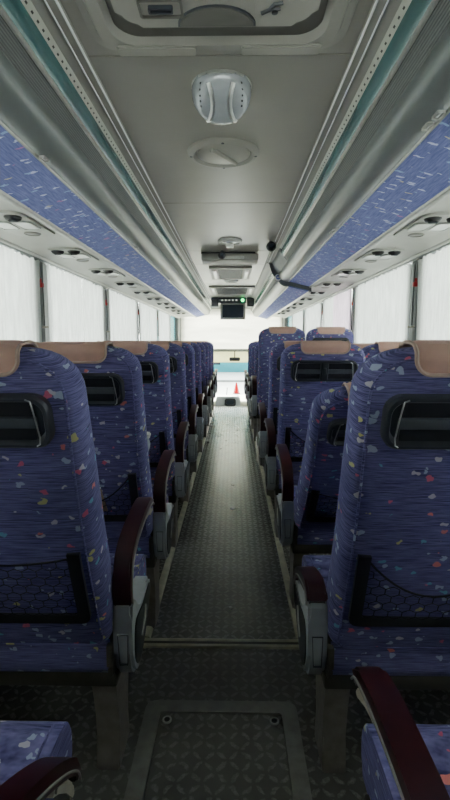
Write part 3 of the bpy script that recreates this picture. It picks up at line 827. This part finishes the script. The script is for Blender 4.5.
lathe(bm, [(0,-.003),(.007,-.003),(.007,0)], (c[0]+.008, c[1]+.016, 1.940), 14); tube(bm, [(c[0]-.004, c[1]+.006, 1.939), (c[0]+.02, c[1]+.004, 1.939)], .004, 6)
finish(rel(bm, rh), 'pictogram', 'dark', ic)
for sx in (-1, 1):
    bm = bmesh.new(); x = XC+sx*.165; poly(bm, rrect(.108, .020, .010, 4, x, 1.385), 'z', 1.966, 1.976, .004); finish(rel(bm, rh), 'frame_ledge', 'ceilpale', rh)

# clear dome lamp
def lean(bm):
    c = Vector((XC+.002, 1.625, 1.985)); bmesh.ops.rotate(bm, cent=c, matrix=Matrix.Rotation(math.radians(-34), 3, 'X'), verts=bm.verts); return bm
dl = empty('dome_lamp', (XC+.002, 1.625, 2.0), 'shiny clear ribbed dome lamp hanging from the grey ceiling', 'dome lamp')
cx, cy = XC+.002, 1.625
bm = bmesh.new(); lathe(bm, [(.095,0),(.095,-.008),(.090,-.012),(.04,-.012),(0,-.012)], (cx, cy, 2.0), 32); finish(rel(bm, dl), 'rim', 'alu', dl)
bm = bmesh.new(); lathe(bm, [(.070,.03),(.088,.0),(.094,-.02),(.093,-.038),(.086,-.056),(.070,-.070),(.045,-.079),(.02,-.082),(0,-.0825)], (cx, cy, 2.0), 36); dm = finish(rel(lean(bm), dl), 'dome', 'clear', dl)
def dz_(r): return 2.0-.0825+.060*(1-math.sqrt(max(0, 1-(r/.0945)**2.4)))
for sx in (-1, 1):
    bm = bmesh.new(); L = []
    for k in range(1, 11):
        t = -1+2*k/10; x = sx*(.026+.018*t*t); y = t*.070; L.append((cx+x, cy+y, dz_(math.hypot(x, y))-.001))
    tube(bm, L, .0075, 8); finish(rel(lean(bm), dl), 'ridge', 'chrome', dm)
    bm = bmesh.new()
    for k in range(5):
        t = -.62+.26*k; x = sx*(.064-.008*t*t); y = t*.06-.012; lathe(bm, [(0,-.004),(.004,-.003),(.0045,.004)], (cx+x, cy+y, dz_(math.hypot(x, y))), 8)
    finish(rel(lean(bm), dl), 'vent_holes', 'black', dm)
bm = bmesh.new(); box(bm, cx-.014, cx+.014, cy+.055, cy+.078, 1.935, 1.953, .005); finish(rel(lean(bm), dl), 'chrome_clip', 'chrome', dm)

def disc(name, label, x, y, r, mats, tab=True, cat='ceiling vent'):
    d = empty(name, (x, y, 2.0), label, cat)
    bm = bmesh.new(); lathe(bm, [(r,0),(r,-.008),(r*.93,-.018),(r*.84,-.020),(r*.80,-.012),(r*.78,-.004),(r*.3,-.004),(0,-.004)], (x, y, 2.0), 36); finish(rel(bm, d), 'rim', mats[0], d)
    bm = bmesh.new(); lathe(bm, [(r*.74,-.002),(r*.74,-.012),(r*.6,-.016),(0,-.018)], (x, y, 2.0), 36); ct = finish(rel(bm, d), 'disc', mats[1], d)
    return d, ct
v, ct = disc('ceiling_vent', 'round grey air vent with slanted blade on the ceiling', XC-.003, 2.16, .153, ('ceilpale', 'ceil'))
bm = bmesh.new(); tube(bm, [(XC-.05, 2.08, 1.980), (XC, 2.15, 1.978), (XC+.05, 2.24, 1.982)], .009, 8); finish(rel(bm, v), 'blade', 'ceilpale', ct)
for k in range(4):
    a = PI/2*k+PI/2; bm = bmesh.new(); lathe(bm, [(0,-.003),(.006,-.002),(.006,.002)], (XC-.003+.137*math.cos(a), 2.16+.137*math.sin(a), 1.982), 10); finish(rel(bm, v), 'screw', 'dark', v)
l, ct = disc('ceiling_lamp', 'small round lamp with square white bulb holder near the front unit', XC+.012, 3.98, .098, ('alu', 'clear'), cat='lamp')
bm = bmesh.new(); box(bm, XC-.018, XC+.042, 3.99, 4.05, 1.955, 1.984, .004); finish(rel(bm, l), 'white_block', 'lens', ct)
sp, ct = disc('ceiling_speaker', 'small round pale speaker between the two ceiling grilles', XC+.015, 6.55, .095, ('lens', 'ceilpale'), cat='speaker')

# recorder box hanging across the ceiling
ub = empty('overhead_unit', (XC+.01, 4.55, 2.0), 'wide pale box hung across the ceiling before the grilles', 'ceiling box')
bm = bmesh.new(); box(bm, XC-.25, XC+.27, 4.45, 4.72, 1.925, 1.985, .012, 3); finish(rel(bm, ub), 'casing', 'ceilpale', ub)
bm = bmesh.new(); box(bm, XC-.25, XC+.24, 4.47, 4.7, 1.983, 2.002); finish(rel(bm, ub), 'mount_gap', 'black', ub)
bm = bmesh.new(); poly(bm, rrect(.12, .012, .008, 4, XC+.02, 1.947), 'y', 4.440, 4.452, .003); finish(rel(bm, ub), 'front_lip', 'alu', ub)
# small camera left of it
def cam_ball(name, label, c, r, mount, cat='camera'):
    e = empty(name, c, label, cat)
    bm = bmesh.new(); lathe(bm, [(0,-r)]+[(r*math.sin(PI*k/10), -r*math.cos(PI*k/10)) for k in range(1, 10)]+[(0,r)], c, 20, 'y'); b = finish(rel(bm, e), 'housing', 'black', e)
    bm = bmesh.new(); lathe(bm, [(0,-r*1.12),(r*.42,-r*1.08),(r*.48,-r*.8)], c, 16, 'y'); finish(rel(bm, e), 'lens', 'screen', b)
    bm = bmesh.new(); tube(bm, [c, mount], r*.4, 8); finish(rel(bm, e), 'bracket', 'dark', e)
    return e
cam_ball('ceiling_camera', 'small black camera in front of the pale overhead box', (XC-.06, 4.38, 1.955), .035, (XC-.06, 4.42, 2.0))
cam_ball('dome_camera', 'black ball camera hanging at the luggage rack edge, right of the aisle', (XC+.345, 4.0, 1.955), .04, (XC+.345, 4.03, 1.998))
# ceiling grilles
def grille(name, label, x0, x1, y0, y1, dark, n):
    g = empty(name, ((x0+x1)/2, (y0+y1)/2, 2.0), label, 'ceiling grille', 'ceiling grilles')
    X, Y = (x0+x1)/2, (y0+y1)/2
    bm = bmesh.new(); ring(bm, rrect((x1-x0)/2, (y1-y0)/2, .03, 4, X, Y), rrect((x1-x0)/2-.10, (y1-y0)/2-.08, .01, 4, X, Y), 'z', 1.975, 2.0); finish(rel(bm, g), 'frame', 'ceilpale', g)
    bm = bmesh.new(); poly(bm, rrect((x1-x0)/2-.09, (y1-y0)/2-.07, .01, 4, X, Y), 'z', 1.990, 2.0); bp = finish(rel(bm, g), 'backing', dark, g)
    bm = bmesh.new()
    for k in range(n): 
        yy = y0+.1+(y1-y0-.2)*k/(n-1); box(bm, x0+.1, x1-.1, yy-.008, yy+.008, 1.980, 1.990)
    finish(rel(bm, g), 'louvres', 'dark', g)
    for sx in (-1, 1):
        bm = bmesh.new(); xx = X+sx*((x1-x0)/2-.055); box(bm, xx-.02, xx+.02, y0+.12, y1-.12, 1.968, 1.978, .004); finish(rel(bm, g), 'white_bar', 'lens', g)
    return g
grille('ceiling_grille', 'dark louvred ceiling grille with white side bars behind the overhead box', XC-.225, XC+.245, 5.3, 6.25, 'black', 14)
grille('ceiling_grille', 'pale slim ceiling grille above the television', XC-.32, XC+.36, 7.15, 8.3, 'ceildark', 10)
# sign box and television
sg = empty('sign_box', (XC, 9.0, 2.0), 'dark sign strip with green lamp above the television', 'sign')
bm = bmesh.new(); box(bm, XC-.235, XC+.285, 8.98, 9.1, 1.895, 1.995, .01); finish(rel(bm, sg), 'casing', 'dark', sg)
for k, (w, h) in enumerate(((.03,.02),(.025,.026),(.03,.018),(.02,.03),(.03,.024))):
    bm = bmesh.new(); x = XC-.16+.065*k; box(bm, x-w/2, x+w/2, 8.974, 8.981, 1.945-h/2, 1.945+h/2, .002); finish(rel(bm, sg), 'sign_mark', 'glyph', sg)
bm = bmesh.new(); lathe(bm, [(0,-.012),(.028,-.010),(.034,0)], (XC+.215, 8.982, 1.945), 18, 'y'); finish(rel(bm, sg), 'green_lamp', 'green', sg)
tv = empty('television', (XC+.03, 9.12, 1.88), 'small flat television with dark screen hung at the front', 'television')
bm = bmesh.new(); ring(bm, rrect(.235, .155, .015, 4, XC+.035, 1.755), rrect(.195, .115, .006, 4, XC+.035, 1.755), 'y', 9.10, 9.16); finish(rel(bm, tv), 'bezel', 'alu', tv)
bm = bmesh.new(); poly(bm, rrect(.20, .12, .006, 4, XC+.035, 1.755), 'y', 9.112, 9.15); finish(rel(bm, tv), 'screen', 'screen', tv)
bm = bmesh.new(); tube(bm, [(XC+.035, 9.14, 1.9), (XC+.035, 9.14, 2.0)], .02, 8); finish(rel(bm, tv), 'bracket', 'dark', tv)
for sx in (-1, 1):
    f = empty('front_console', (XC+.03+sx*.33, 9.1, 2.0), 'grey vented ceiling console %s' % ('between television and left rack' if sx < 0 else 'between television and right rack'), 'ceiling console', 'ceiling consoles beside the television')
    x = XC+.03+sx*.33
    bm = bmesh.new(); box(bm, x-.066, x+.066, 9.0, 9.3, 1.83, 1.998, .012); finish(rel(bm, f), 'casing', 'slate', f)
    bm = bmesh.new()
    for k in range(5): box(bm, x-.05, x+.05, 8.994, 9.002, 1.86+.024*k, 1.868+.024*k)
    finish(rel(bm, f), 'louvres', 'ceilpale', f)

# ---------------------------------------------------------------- front of the coach
wb = empty('windscreen_blind', (XC, 11.55, 1.9), 'wide white roller blind drawn over the upper windscreen', 'blind')
bm = bmesh.new(); box(bm, XC-1.2, XC+1.2, 11.55, 11.556, 1.01, 1.96); finish(rel(bm, wb), 'sheet', 'blind', wb)
bm = bmesh.new(); box(bm, XC-1.2, XC+1.2, 11.53, 11.57, .945, 1.012, .012); finish(rel(bm, wb), 'bottom_bar', 'alufloor', wb)
vs = tag(finish((lambda b: (box(b, XC-1.2, XC+1.2, 11.58, 11.588, .69, .97), b)[1])(bmesh.new()), 'visor_blind', 'cream2'), 'yellowed visor sheet hanging under the white blind', 'sun visor')
mr = empty('mirror', (XC+.1, 11.5, .8), 'dark interior mirror hung over the yellowed visor', 'mirror')
bm = bmesh.new(); poly(bm, rrect(.13, .045, .03, 5, XC+.08, .77), 'y', 11.48, 11.52, .01); finish(rel(bm, mr), 'mirror_case', 'black', mr)
bm = bmesh.new(); tube(bm, [(XC+.08, 11.5, .8), (XC+.08, 11.53, .96)], .012, 8); finish(rel(bm, mr), 'stalk', 'dark', mr)
db = empty('dashboard', (XC, 11.2, -.66), 'pale dashboard below the windscreen with dark rounded console', 'dashboard')
bm = bmesh.new(); poly(bm, spline([(10.85,-.66),(10.82,-.28),(10.9,-.17),(11.1,-.14),(11.4,-.13),(11.66,-.14),(11.66,-.66)], 3), 'x', XC-1.2, XC+1.2, .01); finish(rel(bm, db), 'body', 'strip', db)
bm = bmesh.new(); poly(bm, rrect(.28, .14, .09, 6, XC-.07, -.18), 'y', 10.72, 11.1, .03, 3); finish(rel(bm, db), 'console', 'grey', db)
bm = bmesh.new(); ring(bm, rrect(.125, .085, .05, 6, XC-.02, -.17), rrect(.085, .05, .03, 6, XC-.02, -.17), 'y', 10.69, 10.73); finish(rel(bm, db), 'dark_ring', 'black', db)
bm = bmesh.new(); poly(bm, rrect(.088, .053, .03, 6, XC-.02, -.17), 'y', 10.71, 10.73); finish(rel(bm, db), 'display', 'screen', db)
wp = tag(finish((lambda b: (tube(b, [(XC-.12, 11.8, -.16), (XC-.10, 11.79, .06)], .012, 6), b)[1])(bmesh.new()), 'wiper', 'dark'), 'thin dark wiper blade standing at the windscreen foot', 'wiper')

# ---------------------------------------------------------------- outside, ahead of the coach
bm = bmesh.new(); box(bm, -80, 80, -40, 120, -1.75, -1.7); struct(finish(bm, 'ground', 'ground', smooth=False))
bd = empty('street_building', (0, 45, -1.7), 'cyan building seen through the windscreen', 'building')
bm = bmesh.new(); box(bm, -8, 8, 45, 52, -1.7, 6); finish(rel(bm, bd), 'wall', 'cyan', bd)
bm = bmesh.new(); box(bm, -8.3, 8.3, 44.6, 52.4, 6, 6.3); finish(rel(bm, bd), 'roof', 'white', bd)
bm = bmesh.new(); box(bm, -2.2, -1.2, 44.96, 45.02, -1.0, 1.2); finish(rel(bm, bd), 'window', 'screen', bd)
bm = bmesh.new(); box(bm, -14, 14, 34, 34.25, -1.7, -1.55, .02); tag(finish(bm, 'kerb', 'grey'), 'pale grey kerb across the yard ahead', 'kerb')
tc = empty('traffic_cone', (.19, 26.5, -1.7), 'red traffic cone standing on the yard ahead', 'traffic cone')
bm = bmesh.new(); lathe(bm, [(0,.62),(.03,.62),(.05,.58),(.17,.05),(0,.05)], (.19, 26.5, -1.7), 20); finish(rel(bm, tc), 'cone', 'red', tc)
bm = bmesh.new(); box(bm, -.01, .39, 26.3, 26.7, -1.7, -1.65, .01); finish(rel(bm, tc), 'base', 'red', tc)

# ---------------------------------------------------------------- small loose things
# bottle in the third-row net, tan card in the second-row net
def on_back(row, side, u, v, w):
    y, tilt, kw = row; t = math.radians(tilt); p = Vector(B(u, v, w))
    return Vector((XC+side*XA+p.x, y+p.y*math.cos(t)-p.z*math.sin(t), .43+kw.get('zoff', 0)+p.y*math.sin(t)+p.z*math.cos(t)))
b = empty('water_bottle', on_back(LROWS[3], -1, .045, .165, REAR+.050), 'pale plastic water bottle leaning in a seat net', 'bottle')
b.rotation_euler = (math.radians(20), math.radians(20), 0)
bm = bmesh.new(); lathe(bm, [(0,0),(.026,.0),(.03,.008),(.03,.12),(.027,.14),(.014,.165),(.012,.18),(0,.18)], (0,0,0), 18); finish(bm, 'bottle_body', 'bottle', b)
bm = bmesh.new(); lathe(bm, [(0,.178),(.015,.178),(.015,.2),(0,.2)], (0,0,0), 14); finish(bm, 'cap', 'paper', b)
c = empty('brochure', on_back(LROWS[2], -1, .04, .165, REAR+.0135), 'folded tan card tucked in a seat net', 'brochure')
c.rotation_euler = (math.radians(20), math.radians(-8), 0)
bm = bmesh.new(); box(bm, -.035, .035, -.004, -.001, 0, .105, .001); finish(bm, 'cover', 'brownpaper', c)
bm = bmesh.new(); box(bm, -.033, .033, -.001, .003, 0, .108); finish(bm, 'pages', 'paper', c)
def scrap(name, label, x, y, s, seed, mat, cat):
    r = random.Random(seed); bm = bmesh.new()
    P = [(x+s*(.6+.4*r.random())*math.cos(a), y+s*1.3*(.6+.4*r.random())*math.sin(a)) for a in [2*PI*k/7 for k in range(7)]]
    poly(bm, P, 'z', .0005, .004); tag(finish(bm, name, mat, smooth=False), label, cat, 'litter on the aisle floor')
scrap('paper_scrap', 'white paper scrap on the aisle just beyond the metal strip', -.008, 2.04, .012, 1, 'glosspaper', 'paper scrap')
scrap('paper_scrap', 'larger white paper scrap lying in mid aisle', .0, 3.34, .024, 2, 'glosspaper', 'paper scrap')
scrap('paper_scrap', 'farther white paper scrap lying in mid aisle', .0, 3.92, .022, 3, 'glosspaper', 'paper scrap')
scrap('floor_bit', 'tiny black bit on the aisle floor near the left seats', -.20, 2.98, .016, 4, 'black', 'litter')
scrap('dark_scrap', 'dark scrap on the bright front aisle floor', -.07, 6.85, .04, 5, 'black', 'litter')

# ---------------------------------------------------------------- light
W = bpy.data.worlds.new('World'); S.world = W; W.use_nodes = True
nt = W.node_tree; nt.nodes.clear()
o = nt.nodes.new('ShaderNodeOutputWorld'); bg = nt.nodes.new('ShaderNodeBackground')
tc_ = nt.nodes.new('ShaderNodeTexCoord'); sx = nt.nodes.new('ShaderNodeSeparateXYZ'); rp = nt.nodes.new('ShaderNodeValToRGB')
nt.links.new(tc_.outputs['Generated'], sx.inputs[0]); nt.links.new(sx.outputs[2], rp.inputs[0])
rp.color_ramp.elements[0].color = (1,.97,.945,1); rp.color_ramp.elements[1].color = (.95,.97,1,1)
mm = nt.nodes.new('ShaderNodeMath'); mm.operation = 'MULTIPLY_ADD'; mm.inputs[1].default_value = 3.0; mm.inputs[2].default_value = 2.2
nt.links.new(sx.outputs[1], mm.inputs[0]); nt.links.new(mm.outputs[0], bg.inputs[1])
nt.links.new(rp.outputs[0], bg.inputs[0])
nt.links.new(bg.outputs[0], o.inputs[0])

sd = bpy.data.lights.new('sun', 'SUN'); so = bpy.data.objects.new('sun', sd); COL.objects.link(so)  # soft sun added ahead of the coach to brighten blind and front ceiling
sd.energy = 5; sd.angle = math.radians(12); sd.color = (1, .97, .92)
so.rotation_euler = Vector((.12, -1, -.55)).to_track_quat('-Z', 'Y').to_euler(); so.location = (0, 20, 12)

# ---------------------------------------------------------------- camera
cd = bpy.data.cameras.new('camera'); cam = bpy.data.objects.new('camera', cd); COL.objects.link(cam)
cd.sensor_fit = 'VERTICAL'; cd.sensor_height = 36; cd.lens = 36*480/800; cd.clip_start = .02; cd.clip_end = 400
cam.location = (0, 0, 1.2)
cam.rotation_euler = (PI/2-math.atan(59/480), 0, math.atan(8/480))
S.camera = cam
S.view_settings.view_transform = 'AgX'; S.view_settings.look = 'None'; S.view_settings.exposure = 2.05
S.cycles.use_denoising = True
S.cycles.max_bounces = 10; S.cycles.diffuse_bounces = 6; S.cycles.transparent_max_bounces = 12
S.cycles.caustics_reflective = False; S.cycles.caustics_refractive = False
